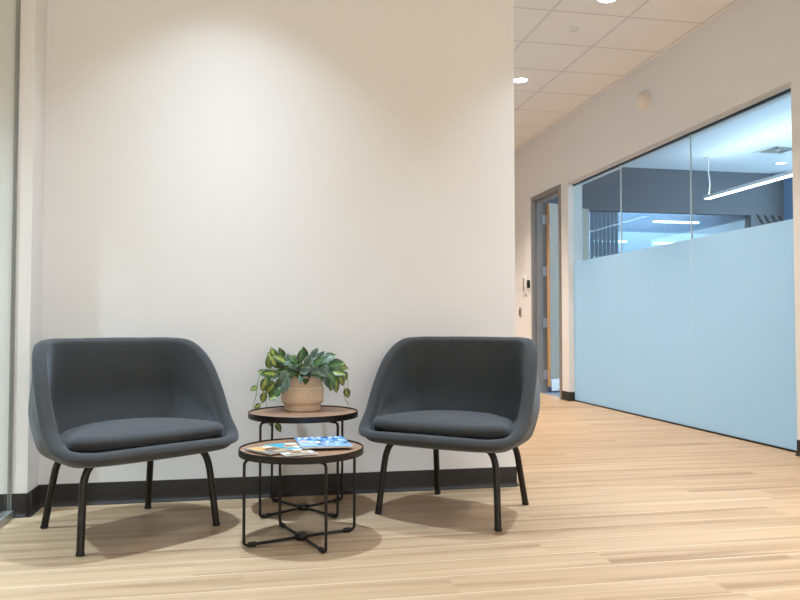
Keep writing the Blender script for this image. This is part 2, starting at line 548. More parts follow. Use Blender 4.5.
we.box((9.2, 3.9, 0), (9.32, 9.3, 0.1), OFFICE_WALL).box((9.2, 3.9, 2.9), (9.32, 9.3, CH), OFFICE_WALL)
struct(we.build('wall_office_right', smooth=False))
wf = MB()
for y in (3.9, 5.68, 7.46, 9.24):
    wf.box((9.24, y, 0.1), (9.3, y + 0.06, 2.9), ALU)
wf.box((9.24, 3.9, 0.1), (9.3, 9.3, 0.16), ALU).box((9.24, 3.9, 2.84), (9.3, 9.3, 2.9), ALU)
s_ = struct(wf.build('window_7', smooth=False))
MB().box((9.265, 3.9, 0.1), (9.275, 9.3, 2.9), GLASS).build('pane', s_, smooth=False)
# interior window of the office and the room behind it
fr = MB()
fr.box((OX0, YN + 0.02, OZ0), (OX0 + 0.03, YN + 0.1, OZ1), DARKTRIM).box((OX1 - 0.03, YN + 0.02, OZ0), (OX1, YN + 0.1, OZ1), DARKTRIM)
s_ = struct(fr.build('window_5', smooth=False), 'long interior window low in the navy office wall')
MB().box((OX0, YN + 0.055, OZ0), (OX1, YN + 0.065, OZ1), mat_glass('blue_tinted_glass', (0.78, 0.88, 0.94))).build('pane', s_, smooth=False)
struct(MB().box((TX, 11.3, 0), (9.2, 11.4, 2.37), PALE_WALL).box((TX, 11.3, 2.37), (9.2, 11.4, CH), MID_WALL).build('wall_far_room', smooth=False),
       'pale and mid blue wall seen through the interior window')

# ---- baseboards (rubber cove: flat face with a flared toe)
def cove(name, p0, p1, nrm, label=None):
    p0 = Vector((*p0, 0)); p1 = Vector((*p1, 0)); n = Vector((*nrm, 0))
    prof = [(0.0, 0.0), (0.020, 0.0), (0.019, 0.004), (0.011, 0.009), (0.006, 0.018), (0.0045, 0.03), (0.0045, 0.096), (0.003, 0.099), (0.0, 0.099)]
    vs = [p + n * a + Vector((0, 0, b)) for p in (p0, p1) for a, b in prof]
    k = len(prof)
    fs = [(i, (i + 1) % k, k + (i + 1) % k, k + i) for i in range(k)] + [tuple(reversed(range(k))), tuple(range(k, 2 * k))]
    return struct(MB().add(vs, fs, BASE).build(name, smooth=True, angle=50), label)


cove('baseboard_back', (-0.955, YB), (XE, YB), (0, -1), 'black baseboard along the back wall')
cove('baseboard_end', (XE, YB), (XE, 12.1), (1, 0))
cove('baseboard_left', (-4.2, 3.495), (-0.935, 3.495), (0, -1), 'black baseboard along the wall stub at the left')
cove('baseboard_left', (-0.955, 3.475), (-0.955, YB), (1, 0), 'short black baseboard on the side of the wall stub')
cove('baseboard_right', (XR, -4.5), (XR, YG0), (-1, 0), 'black baseboard right of the glazing')
cove('baseboard_right', (XR, YG1 - 0.004), (XR, YD0), (-1, 0), 'black baseboard between the glazing and the door')
cove('baseboard_right', (XR - 0.004, YG1), (GX, YG1), (0, -1))
cove('baseboard_right', (XR, YD1), (XR, 12.1), (-1, 0))

# ---- glass partition on the right: three butt-jointed panes with frosted film
lbls = ['far glass pane of the office partition, frosted up to eye level',
        'middle glass pane of the office partition, frosted up to eye level',
        'near and widest glass pane of the office partition, frosted up to eye level']
ys = [7.68, 6.60, 5.43, 4.19]
for i in range(3):
    y1, y0 = ys[i], ys[i + 1]
    y0 += 0.003 if i < 2 else 0; y1 -= 0.003 if i > 0 else 0
    p = MB().box((GX - 0.006, y0, 0.012), (GX + 0.006, y1, GT), GLASS)
    s_ = struct(p.build('window_%d' % (i + 1), smooth=False), lbls[i])
    MB().box((GX - 0.0075, y0, 0.012), (GX - 0.0065, y1, 1.52), FROST).build('frosted_film', s_, smooth=False)
    if i > 0:
        MB().box((GX - 0.006, y1 - 0.0, 0.012), (GX + 0.006, y1 + 0.006, GT), GLASS_EDGE).build('joint', s_, smooth=False)
struct(MB().box((GX - 0.014, YG0, GT - 0.008), (GX + 0.014, YG1, GT + 0.006), DARKTRIM).build('trim_1', smooth=False), 'dark channel holding the top of the glass')
struct(MB().box((GX - 0.013, YG0, 0), (GX + 0.013, YG1, 0.014), DARKTRIM).build('trim_2', smooth=False), 'thin dark channel at the foot of the glass')

# ---- glass partition at the far left edge
XL = -1.024
p = MB().box((XL - 0.006, -4.45, 0.03), (XL + 0.006, 3.487, CH), GLASS_L)
s_ = struct(p.build('window_4', smooth=False), 'floor to ceiling glass partition at the left edge')
MB().box((XL - 0.009, 3.487, 0.0), (XL + 0.008, 3.495, CH), GREY_PL).build('end_channel', s_, smooth=False)
MB().box((XL - 0.02, -4.45, 0.0), (XL + 0.02, 3.483, 0.03), ALU).build('floor_channel', s_, smooth=False)

# ---- door_1
fd = MB()
fx = XR - 0.012
fd.box((fx, YD1 - 0.05, 0), (TX + 0.01, YD1, DT), FRAME_GREY)
fd.box((fx, YD0, 0), (TX + 0.01, YD0 + 0.05, DT), FRAME_GREY)
fd.box((fx, YD0 + 0.05, DT - 0.05), (TX + 0.01, YD1 - 0.05, DT), FRAME_GREY)
# stops
fd.box((fx + 0.05, YD1 - 0.066, 0), (TX - 0.055, YD1 - 0.05, DT - 0.05), FRAME_GREY)
fd.box((fx + 0.05, YD0 + 0.05, 0), (TX - 0.055, YD0 + 0.066, DT - 0.05), FRAME_GREY)
fd.box((fx + 0.05, YD0 + 0.05, DT - 0.066), (TX - 0.055, YD1 - 0.05, DT - 0.05), FRAME_GREY)
d1 = struct(fd.build('door_1', smooth=False), 'grey steel door frame with a pale door standing open into the office')
hx, hy = TX - 0.010, YD1 - 0.058
ang = R(28)      # opened well past square
DW, DTk, DZ0, DZ1 = 0.80, 0.044, 0.075, DT - 0.075
leaf = MB()
leaf.box((0.0, -DTk, DZ0), (0.003, 0, DZ1), DOOR_EDGE)
leaf.box((0.003, -DTk, DZ0), (DW, 0, DZ1), DOOR_FACE)
lf = leaf.build('door_panel', d1, smooth=False)
lf.location = (hx + 0.012, hy, 0); lf.rotation_euler = (0, 0, ang)
lf['label'] = 'pale grey door leaf with an orange wooden edge'
kp = MB().box((0.02, -DTk - 0.002, 0.02), (DW - 0.02, -DTk - 0.0002, DZ0 + 0.09), STEEL).build('foot_strip', lf, smooth=False)  # steel strip across the foot of the leaf
for z in (0.22, 0.86, 1.50, 2.14):
    hb = MB()
    hb.box((TX - 0.055, YD1 - 0.0525, z - 0.057), (TX + 0.012, YD1 - 0.0495, z + 0.057), HINGE)
    hb.tube([(TX + 0.014, YD1 - 0.062, z - 0.06), (TX + 0.014, YD1 - 0.062, z + 0.06)], 0.008, HINGE)
    hb.box((TX + 0.018, YD1 - 0.125, z - 0.057), (TX + 0.0235, YD1 - 0.062, z + 0.057), HINGE)
    h_ = hb.build('hinge', d1)

# ------------------------------------------------------------------ ceiling lights
def spot(loc, power, col, parent, size=88, blend=1.0, radius=0.055, narrow=0):
    d = bpy.data.lights.new('downlight_lamp', 'SPOT')
    if narrow:                      # lens optics: the beam is strongest straight down
        d.use_nodes = True
        nt = d.node_tree
        em = nt.nodes['Emission']
        ge = nt.nodes.new('ShaderNodeNewGeometry'); sp_ = nt.nodes.new('ShaderNodeSeparateXYZ')
        ab = nt.nodes.new('ShaderNodeMath'); ab.operation = 'ABSOLUTE'
        pw = nt.nodes.new('ShaderNodeMath'); pw.operation = 'POWER'; pw.inputs[1].default_value = narrow
        nt.links.new(ge.outputs['Incoming'], sp_.inputs[0]); nt.links.new(sp_.outputs['Z'], ab.inputs[0])
        nt.links.new(ab.outputs[0], pw.inputs[0]); nt.links.new(pw.outputs[0], em.inputs['Strength'])
    d.energy = power; d.color = col; d.spot_size = R(size); d.spot_blend = blend; d.shadow_soft_size = radius
    o = bpy.data.objects.new('downlight_lamp', d)
    C.objects.link(o); o.location = loc; o.parent = parent
    return o


def make_downlight(label):
    t = thing('recessed_downlight', label, 'ceiling light', group='recessed downlights in the ceiling')
    MB().lathe([(0.088, 0.0), (0.088, -0.004), (0.080, -0.008), (0.070, -0.008), (0.064, -0.002), (0.064, 0.0)], WHITE_METAL).build('trim_ring', t)
    MB().lathe([(0.064, -0.0005), (0.064, -0.004), (0.040, -0.006), (0.0, -0.007)], LAMP).build('lens', t)
    return t


DL = [((2.44, 4.82), 'round recessed downlight in the corridor ceiling, at the top edge of the photo'),
      ((2.45, 6.61), 'round recessed downlight in the corridor ceiling, beside the end of the white wall'),
      ((2.44, 8.45), 'round recessed downlight deep in the corridor ceiling, hidden behind the white wall'),
      ((2.44, 10.3), 'round recessed downlight at the far end of the corridor'),
      ((-0.13, 2.97), 'round recessed downlight lighting the middle of the white wall'),
      ((1.77, 2.97), 'round recessed downlight by the free end of the white wall'),
      ((-0.13, 1.14), 'round recessed downlight in the lounge, second row, left'),
      ((1.77, 1.14), 'round recessed downlight in the lounge, second row, right'),
      ((-0.13, -0.9), 'round recessed downlight behind the viewer, left'),
      ((1.77, -0.9), 'round recessed downlight behind the viewer, right'),
      ((2.95, 1.9), 'round recessed downlight near the right wall'),
      ((-2.03, 2.75), 'round recessed downlight beyond the left glass partition'),
      ((-2.4, 0.2), 'second round recessed downlight beyond the left glass partition'),
      ((7.35, 9.31), 'round recessed downlight in the office ceiling above the navy wall')]
first = None
for i, ((x, y), lb) in enumerate(DL):
    if first is None:
        t = first = make_downlight(lb); t.location = (x, y, CH)
    else:
        t = dup(first, (x, y, CH), 0, lb)
for t in [o for o in list(C.objects) if o.name.startswith('recessed_downlight')]:
    X_, Y_ = t.location.x, t.location.y
    if X_ > 4:
        spot((0, 0, -0.02), 100, (0.8, 0.9, 1.0), t)
    elif X_ < 2.2:                   # lounge: cooler lamps
        spot((0, 0, -0.02), 400 * (3.2 if X_ < -1 else 1 if Y_ > 2.5 else 0.72), DOWNLIGHT_COL if Y_ > 2.5 else (0.80, 0.88, 0.98), t, 88, 0.30, narrow=9.5)
    else:                            # corridor: warmer lamps
        spot((0, 0, -0.02), 300, (1.0, 0.875, 0.76), t, 96, 1.0)

# concealed sprinkler caps
def sprinkler(loc, label):
    o = MB().lathe([(0.0, 0.0), (0.040, 0.0), (0.041, -0.006), (0.036, -0.010), (0.0, -0.011)], WHITE_METAL, 32).build('sprinkler_cap', loc=loc)
    o['label'] = label; o['category'] = 'sprinkler'
    return o


sprinkler((2.44, 5.385, CH), 'small round white sprinkler cap in the corridor ceiling tile')
sprinkler((4.61, 8.07, CH), 'small round sprinkler cap in the bright office ceiling')

# air vent in the office ceiling
t = thing('ceiling_vent', 'square white air diffuser in the office ceiling', 'air vent', (6.75, 8.59, CH))
MB().box((-0.22, -0.22, -0.006), (0.22, 0.22, 0), WHITE_METAL, 0.002).build('plate', t)
v = MB()
for s in (0.15, 0.105, 0.06):
    for a, b in (((-s, -s), (s, -s + 0.012)), ((-s, s - 0.012), (s, s)), ((-s, -s), (-s + 0.012, s)), ((s - 0.012, -s), (s, s))):
        v.box((a[0], a[1], -0.016), (b[0], b[1], -0.006), GREY_PL)
v.build('louvre', t, smooth=False)

# linear pendant in the office
PZ = 2.575
t = thing('linear_pendant_light', 'long white linear pendant lamp hanging in the glazed office', 'pendant light', (6.13, 7.9, 0))
MB().box((-0.05, -1.35, PZ), (0.05, 1.35, PZ + 0.04), WHITE_METAL, 0.004).build('housing', t)
MB().box((-0.042, -1.34, PZ - 0.006), (0.042, 1.34, PZ + 0.001), TUBE).build('diffuser', t, smooth=False)
for y in (1.30, -1.1):
    MB().tube([(0.0, y, PZ + 0.04), (0.02, y, PZ + 0.2), (-0.005, y, PZ + 0.38), (0.0, y, CH)], 0.008, WHITE_METAL).build('cord', t)
    MB().lathe([(0.05, CH), (0.05, CH - 0.015), (0, CH - 0.02)], WHITE_METAL, 24, c=(0, y, 0)).build('canopy', t)
pl = bpy.data.lights.new('pendant_uplight', 'AREA'); pl.shape = 'RECTANGLE'; pl.size = 0.08; pl.size_y = 2.6
pl.energy = 9; pl.color = (0.82, 0.92, 1.0)
po = bpy.data.objects.new('pendant_uplight', pl); C.objects.link(po); po.parent = t
po.location = (0, 0, PZ + 0.05); po.rotation_euler = (math.pi, 0, 0)

# lamps and blinds in the room behind the interior window
YF = 10.7
for (xa, xb, py, lb) in ((654, 698, 221.5, 'upper linear lamp seen through the interior window'),
                         (592, 626, 241, 'linear lamp in front of the grey blind'),
                         (655, 675, 243, 'short lower linear lamp before the pale wall'),
                         (593, 605, 257, 'lowest short linear lamp in front of the grey blind')):
    a = on_y(xa, py, YF); b = on_y(xb, py, YF)
    t = thing('linear_ceiling_lamp', lb, 'lamp', ((a.x + b.x) / 2, YF, a.z))
    h = (b.x - a.x) / 2
    MB().box((-h, -0.03, -0.012), (h, 0.03, 0.012), TUBE).build('diffuser', t, smooth=False)
    MB().box((-h, -0.035, 0.012), (h, 0.035, 0.022), WHITE_METAL).tube([(0, 0, 0.02), (0, 0, CH - a.z)], 0.003, STEEL, 6).build('housing', t, smooth=False)
a = on_y(590, 230, 10.35).x; b = on_y(618, 230, 10.35).x
bl = MB()
n = 7
for i in range(n):
    x = a + (b - a) * (i + 0.08) / n
    bl.box((x, 10.34, 0.95), (x + (b - a) / n * 0.84, 10.355, CH - 0.03), SLAT)
bl.box((a, 10.33, CH - 0.03), (b, 10.365, CH), SLAT)
t = bl.build('vertical_blind', smooth=False); t['label'] = 'grey vertical slat blind behind the interior window'; t['category'] = 'blind'
# diagonal slats mounted on the navy wall
lt = MB()
x0 = 7.46
for i in range(5):
    xa = x0 + i * 0.12
    lt.add([(xa, YN - 0.03, 2.50), (xa + 0.025, YN - 0.03, 2.50), (xa + 0.225, YN - 0.03, 2.20), (xa + 0.20, YN - 0.03, 2.20),
            (xa, YN, 2.50), (xa + 0.025, YN, 2.50), (xa + 0.225, YN, 2.20), (xa + 0.20, YN, 2.20)],
           [(0, 1, 2, 3), (7, 6, 5, 4), (0, 4, 5, 1), (1, 5, 6, 2), (2, 6, 7, 3), (3, 7, 4, 0)], DARKTRIM)
o = lt.build('slatted_wall_panel', smooth=False); o['label'] = 'dark diagonal slats low on the navy office wall'; o['category'] = 'wall panel'

# added fill lights without fixtures, over the office and the far room
area('office_fill', (7.6, 5.0, CH - 0.1), (0, 0, 0), 0.1, 2.6, 45, (0.70, 0.86, 1.0))
area('far_room_fill', (6.0, 10.75, CH - 0.05), (0, 0, 0), 3.0, 0.2, 70, (0.75, 0.88, 1.0))

# ------------------------------------------------------------------ things on the right wall
t = thing('fire_alarm_sounder', 'round cream alarm sounder high on the right wall', 'alarm', (XR, 6.0, 2.81))
MB().lathe([(0.0, 0.0), (0.076, 0.0), (0.077, -0.004), (0.077, -0.022), (0.073, -0.027), (0.0, -0.027)], CREAM, 48, axis='X').build('base', t)
MB().lathe([(0.070, -0.026), (0.071, -0.034), (0.066, -0.052), (0.052, -0.068), (0.030, -0.077), (0.0, -0.080)], CREAM, 48, axis='X').build('dome', t)
MB().lathe([(0.014, -0.0785), (0.014, -0.0815), (0.011, -0.083), (0.0, -0.083)], WHITE_METAL, 24, axis='X').build('indicator', t)

t = thing('wall_intercom', 'white upright intercom with a grey face left of the door', 'intercom', (XR, 8.99, 1.345))
MB().box((-0.028, -0.055, -0.115), (0, 0.055, 0.115), WHITE_METAL, 0.008).build('body', t)
MB().box((-0.032, -0.022, -0.085), (-0.027, 0.022, 0.085), GREY_PL, 0.002).build('face', t)
o = MB().box((-0.03, -0.022, -0.05), (0, 0.022, 0.05), BLACK_PL, 0.006).build('card_reader', loc=(XR, 8.86, 1.345))
o['label'] = 'small black card reader beside the door frame'; o['category'] = 'card reader'
t = thing('light_switch', 'dark light switch on the corridor wall below the intercom', 'light switch', (XR, 9.19, 1.0))
MB().box((-0.008, -0.038, -0.06), (0, 0.038, 0.06), GREY_PL, 0.003).build('plate', t)
MB().box((-0.014, -0.016, -0.034), (-0.007, 0.016, 0.034), BLACK_PL, 0.002).build('rocker', t)


# ------------------------------------------------------------------ lounge chairs
LP = np.array([(0, -.308, .345), (.164, -.301, .345), (.281, -.271, .345), (.344, -.208, .360), (.349, -.124, .370), (.344, -.039, .375),
               (.336, .048, .380), (.322, .130, .385), (.271, .189, .385), (.156, .218, .385), (0, .227, .385)])
RP = np.array([(0, -.309, .350), (.164, -.301, .348), (.281, -.270, .345), (.348, -.206, .362), (.364, -.125, .430), (.363, -.059, .547),
               (.350, .010, .657), (.319, .086, .727), (.260, .149, .742), (.145, .183, .743), (0, .194, .744)])


def cr(P, n, closed=True):
    m = len(P); out = []
    for i in (range(m) if closed else range(m - 1)):
        if closed:
            a, b, c, d = P[(i - 1) % m], P[i], P[(i + 1) % m], P[(i + 2) % m]
        else:
            a, b, c, d = P[max(i - 1, 0)], P[i], P[i + 1], P[min(i + 2, m - 1)]
        for k in range(n):
            t = k / n
            out.append(.5 * ((2 * b) + (-a + c) * t + (2 * a - 5 * b + 4 * c - d) * t * t + (-a + 3 * b - 3 * c + d) * t ** 3))
    if not closed:
        out.append(P[-1])
    return np.array(out)


def full(P):
    Q = P[1:-1][::-1].copy(); Q[:, 0] *= -1
    return np.vstack([P, Q])


def unit(a):
    return a / np.linalg.norm(a, axis=1)[:, None]


def smooth_ring(a, k=3):
    for _ in range(k):
        a = .25 * np.roll(a, 1, 0) + .5 * a + .25 * np.roll(a, -1, 0)
    return a


def shell_grid(Lc, Rc, rho=.027, zb=.306, nt=8, ns=4):
    l = cr(full(Lc), nt); r = cr(full(Rc), nt)
    T = np.roll(l, -1, 0) - np.roll(l, 1, 0)
    n = unit(smooth_ring(unit(np.stack([T[:, 1], -T[:, 0], 0 * T[:, 0]], 1))))
    TR = unit(np.roll(r, -1, 0) - np.roll(r, 1, 0))
    n2 = unit(n - TR * (n * TR).sum(1)[:, None])
    u = np.cross(n2, TR); u *= np.sign(u[:, 2])[:, None]
    lift = np.clip((r[:, 2] - l[:, 2]) / .15, 0, 1)[:, None]
    z = np.array([0, 0, 1.]); c0 = np.array([0, -.03, 0])

    def at(k): return l + (r - l) * k

    def flat(s, zz):
        q = (l - c0) * s + c0; q[:, 2] = zz; return q
    g = [flat(.02, zb), flat(.4, zb)]
    q = l - n * .09; q[:, 2] = zb; g.append(q)
    q = l - n * .035; q[:, 2] = zb + .012; g.append(q)
    g.append(l - n * .004 - z * .02)
    g.append(at(.30) + n * (.012 * lift) + n * rho * .55)
    g.append(at(.68) + n * (.008 * lift) + n * rho * .6)
    g.append(r + n2 * rho)
    g.append(r + (n2 * .72 + u * .72) * rho)
    g.append(r + u * rho)
    g.append(r - (n2 * .75 - u * .7) * rho)
    g.append(r - n2 * rho * 1.05 - u * .004)
    g.append((at(.68) - n * rho * 1.30) * lift + (1 - lift) * (r - n * rho * 1.4 - z * .006))
    g.append((at(.3) - n * rho * 1.55) * lift + (1 - lift) * (r - n * rho * 1.8 - z * .010))
    q = l - n * .10; q[:, 2] = zb + .058; g.append(q)
    g += [flat(.5, zb + .056), flat(.02, zb + .056)]
    G = cr(np.array(g), ns, closed=False)
    return G


def grid_mesh(G, mat, creases=()):
    a, b = G.shape[:2]
    P = G.copy()
    for cx_ in creases:            # sewn seams: the cloth dips along two lines of the back
        m_ = (P[..., 2] > .36) & (P[..., 1] > 0)
        dip = np.exp(-((P[..., 0] - cx_) / .006) ** 2) * .0045 * m_
        cen = np.array([0, .16, .45])
        P[..., 1] += dip * np.sign(cen[1] + .02 - P[..., 1]) * 0.8
        P[..., 2] -= dip * (P[..., 2] > .74)
    fs = []
    for i in range(a - 1):
        for j in range(b):
            k = (j + 1) % b
            fs.append((i * b + j, i * b + k, (i + 1) * b + k, (i + 1) * b + j))
    fs.append(tuple(reversed(range(b)))); fs.append(tuple((a - 1) * b + j for j in range(b)))
    return MB().add(P.reshape(-1, 3).tolist(), fs, mat)


def make_chair(label):
    t = thing('lounge_chair', label, 'chair', group=None)
    G = shell_grid(LP, RP, nt=10)
    grid_mesh(G, FABRIC, ()).build('upholstered_shell', t, angle=180)
    # two sewn seams up the inside of the back, laid on the shell's own surface
    ns = 4
    for sx in (-0.105, 0.105):
        line = []
        for i in range(int(8.5 * ns), int(13.6 * ns)):
            ring = G[i]
            js = [j for j in range(ring.shape[0]) if ring[j, 1] > 0.02]
            best = min(js, key=lambda j: abs(ring[j, 0] - sx))
            for j2 in (best - 1, (best + 1) % ring.shape[0]):
                d0 = ring[best, 0] - sx; d1_ = ring[j2, 0] - sx
                if d0 * d1_ <= 0 and abs(d0 - d1_) > 1e-9:
                    k = d0 / (d0 - d1_); line.append(ring[best] + (ring[j2] - ring[best]) * k); break
        if len(line) > 3:
            line = [Vector(p) for p in line]
            MB().tube(line, 0.0011, FABRIC, 6).build('seam', t, angle=180)
    # seat cushion
    cp = np.array([(0, -.281, 0), (.139, -.270, 0), (.243, -.247, 0), (.306, -.205, 0), (.312, -.145, 0), (.298, -.070, 0), (.269, .014, 0),
                   (.198, .096, 0), (.101, .140, 0), (0, .154, 0)])
    pl_ = cr(full(cp), 8)
    T = np.roll(pl_, -1, 0) - np.roll(pl_, 1, 0)
    n = unit(smooth_ring(unit(np.stack([T[:, 1], -T[:, 0], 0 * T[:, 0]], 1))))
    c0 = np.array([0, -.01, 0]); z = np.array([0, 0, 1.])
    zb_, th, dome = .376, .048, .016
    rings = [(c0 + (pl_ - c0) * .02) + z * (zb_ - .006), (c0 + (pl_ - c0) * .8) + z * (zb_ - .006), pl_ - n * .018 + z * zb_, pl_ - n * .004 + z * (zb_ + .12 * th),
             pl_ + z * (zb_ + .42 * th), pl_ - n * .004 + z * (zb_ + .7 * th), pl_ - n * .016 + z * (zb_ + .9 * th), pl_ - n * .035 + z * (zb_ + th)]
    for k in (.72, .45, .2, .02):
        rings.append((c0 + (pl_ - c0) * k) + z * (zb_ + th + dome * (1 - k * k)))
    for g_ in rings:
        g_[:, 2] += .001 * g_[:, 1]
    grid_mesh(cr(np.array(rings), 3, closed=False), FABRIC).build('seat_cushion', t, angle=180)
    # legs: foot, straight run, then a bend inwards under the seat
    for fx_, fy_, kx, ky, ix, iy in ((-.280, -.200, -.260, -.170, -.205, -.165), (.280, -.200, .260, -.170, .205, -.165),
                                     (-.225, .270, -.205, .212, -.165, .150), (.225, .270, .205, .212, .165, .150)):
        s = 1 if fx_ > 0 else -1
        foot = Vector((fx_, fy_, 0.006)); knee = Vector((kx, ky, .262))
        d = (foot - knee).normalized()
        tip = Vector((ix - s * .02, iy, .330))
        pts = [foot, foot.lerp(knee, .4), knee + d * .05]
        A = knee + d * .05; Bz = Vector((ix, iy, .318))
        ctrl = knee - d * .052
        for k in range(1, 9):
            q = k / 9
            pts.append(A * (1 - q) ** 2 + ctrl * 2 * q * (1 - q) + Bz * q * q)
        pts += [Bz, tip]
        lg = MB().tube(pts, .0140, CHAIR_LEG, 16).build('leg', t)
        MB().lathe([(0.0, 0.0), (.0135, 0.0), (.0155, .002), (.0155, .009), (.0145, .011), (0, .011)], RUBBER, 20, c=(fx_, fy_, 0)).build('foot_glide', lg)
    return t


chair = make_chair('charcoal upholstered lounge chair standing left of the nesting tables')
chair.location = (-.490, 3.188, 0); chair.rotation_euler = (0, 0, R(35.2))
dup(chair, (.882, 3.220, 0), R(-40.4), 'charcoal upholstered lounge chair standing right of the nesting tables, by the wall end')


# ------------------------------------------------------------------ nesting tables
def make_table(label, loc, z_top, Rt, first_ang):
    t = thing('round_side_table', label, 'side table', loc)
    MB().lathe([(0, z_top - .018), (Rt - .004, z_top - .018), (Rt - .004, z_top - .006), (0, z_top - .006)], WOOD, 72).build('tabletop', t)
    MB().lathe([(Rt - .006, z_top - .020), (Rt - .006, z_top - .026), (Rt, z_top - .026), (Rt + .001, z_top - .024), (Rt + .001, z_top - .001), (Rt, z_top),
                (Rt - .003, z_top), (Rt - .004, z_top - .001), (Rt - .004, z_top - .020), (Rt - .006, z_top - .020)], TABLE_BLACK, 96).build('rim', t)
    rr = .0056
    Rl = Rt - .010
    for k in range(4):
        a = R(first_ang + 90 * k)
        e = Vector((math.cos(a), math.sin(a), 0))
        pts = []
        zt = z_top - .027
        pts.append(e * (Rl - .05) + Vector((0, 0, zt - rr)))
        for q in range(0, 7):
            b = math.pi / 2 * q / 6
            pts.append(e * (Rl - .018 + .018 * math.sin(b)) + Vector((0, 0, zt - rr - .018 + .018 * math.cos(b))))
        for q in range(0, 7):
            b = math.pi / 2 * q / 6
            pts.append(e * (Rl - .016 + .016 * math.cos(b)) + Vector((0, 0, .009 + .016 - .016 * math.sin(b))))
        pts.append(e * .012 + Vector((0, 0, .010)))
        lg = MB().tube(pts, rr, TABLE_BLACK, 10).build('leg', t)
        pd = MB()
        c = e * (Rl - .032); pr_ = Vector((-e.y, e.x, 0))
        pd.tube([c - e * .014 + Vector((0, 0, .0095)), c + e * .014 + Vector((0, 0, .0095))], .0095, RUBBER, 12)
        pd.build('foot_pad', lg)
    MB().lathe([(0, 0.002), (.024, 0.002), (.026, .005), (.026, .020), (.022, .025), (0, .026)], TABLE_BLACK, 32).build('hub', t)
    return t


ZF, ZR = .355, .440
make_table('lower front round side table with magazines on its walnut top', (.184, 2.918, 0), ZF, .238, 19)
make_table('taller rear round side table carrying the potted plant', (.221, 3.385, 0), ZR, .243, 35)


# ------------------------------------------------------------------ magazines
def flat_mat(name, col, rough=.3):
    return plain(name, col, rough, var=.10, scale=40)


PAPER = flat_mat('magazine_paper', (.72, .70, .68), .5)
INK = dict(blue=flat_mat('print_blue', (.10, .33, .75)), pale=flat_mat('print_pale_blue', (.26, .50, .84)), white=flat_mat('print_white', (.82, .86, .92)),
           navy=flat_mat('print_navy', (.02, .06, .22)), teal=flat_mat('print_teal', (.06, .42, .60)), sand=flat_mat('print_sand', (.55, .40, .26)),
           brown=flat_mat('print_brown', (.22, .12, .07)), orange=flat_mat('print_orange', (.75, .42, .14)), slate=flat_mat('print_slate', (.12, .16, .20)),
           pink=flat_mat('print_pink', (.80, .45, .60)), cream=flat_mat('print_cream', (.78, .74, .62)))


def magazine(label, x, y, z, rz, W, Hh, base, patches, thick=.005, curl=.0):
    """pages and cover; local +y is the top of the cover. curl lifts the near-left corner a little."""
    t = thing('magazine', label, 'magazine', (x, y, z), rz, 'magazines on the front table')

    def lift(u, v_):
        return curl * max(0, -v_ / Hh + .05) ** 2 * 4 * (1 - .6 * (u / W + .5))

    def sheet(mb, u0, u1, v0, v1, za, zb_, mat, nx=10):
        vs = []; fs = []
        nu = nv = nx
        for k, zz in enumerate((za, zb_)):
            for i in range(nu + 1):
                for j in range(nv + 1):
                    uu = u0 + (u1 - u0) * i / nu; vv = v0 + (v1 - v0) * j / nv
                    vs.append((uu, vv, zz + lift(uu, vv)))
        S = (nu + 1) * (nv + 1)
        for i in range(nu):
            for j in range(nv):
                a = i * (nv + 1) + j
                fs.append((a, a + 1, a + nv + 2, a + nv + 1)); fs.append((S + a, S + a + nv + 1, S + a + nv + 2, S + a + 1))
        for i in range(nu):
            a = i * (nv + 1); fs.append((a, a + nv + 1, S + a + nv + 1, S + a))
            a = i * (nv + 1) + nv; fs.append((a, S + a, S + a + nv + 1, a + nv + 1))
        for j in range(nv):
            a = j; fs.append((a, S + a, S + a + 1, a + 1))
            a = nu * (nv + 1) + j; fs.append((a, a + 1, S + a + 1, S + a))
        mb.add(vs, fs, mat)
    pg = MB(); sheet(pg, -W / 2 + .001, W / 2 - .001, -Hh / 2 + .001, Hh / 2 - .001, 0.0003, thick, PAPER); pg.build('pages', t, smooth=False)
    cv = MB(); sheet(cv, -W / 2, W / 2, -Hh / 2, Hh / 2, thick, thick + .0006, base)
    for i, (u0, v0, u1, v1, mt) in enumerate(patches):
        zz = thick + .0007 + .00012 * (i % 5)
        sheet(cv, (u0 - .5) * W, (u1 - .5) * W, (v0 - .5) * Hh, (v1 - .5) * Hh, zz, zz + .0001, INK[mt], 3)
    cv.build('cover', t, smooth=False)
    return t


rnd = random.Random(3)
zt = ZF - .006
# pale blue bottom, heavy white title, dark and white figures
P1 = [(0, .70, 1, 1, 'blue')]
for i in range(7):
    P1.append((.05 + i * .13, .86, .05 + i * .13 + .085, .96, 'white'))
for i in range(9):
    P1.append((.04 + i * .105, .76, .04 + i * .105 + .05, .82, 'white'))
P1 += [(.03, .62, .22, .72, 'pink'), (.03, .40, .30, .58, 'white'), (.06, .46, .22, .52, 'blue'), (.03, .22, .34, .30, 'white')]
for i in range(46):
    u = .30 + rnd.random() * .58; v_ = .12 + rnd.random() * .52; a = .03 + rnd.random() * .09; b = .03 + rnd.random() * .10
    P1.append((u, v_, min(u + a, .99), v_ + b, rnd.choice(['white', 'navy', 'white', 'blue', 'slate', 'pale'])))
magazine('blue magazine with a white title, largest on the front table', .270, 2.965, zt + .0075, R(3), .195, .27, INK['pale'], P1, .006, .004)
P2 = [(0, .45, 1, 1, 'teal'), (.45, .62, 1, .86, 'sand'), (.70, .55, 1, .70, 'cream'), (.55, .74, .72, .80, 'brown'), (.0, .36, 1, .46, 'white'), (.25, .10, .85, .34, 'sand'),
      (.35, .14, .6, .26, 'brown'), (.62, .86, 1, .97, 'cream'), (.05, .03, .95, .08, 'slate')]
magazine('teal topped magazine lying in the middle of the front table', .138, 2.868, zt + .0015, R(14), .125, .29, INK['cream'], P2, .004, .002)
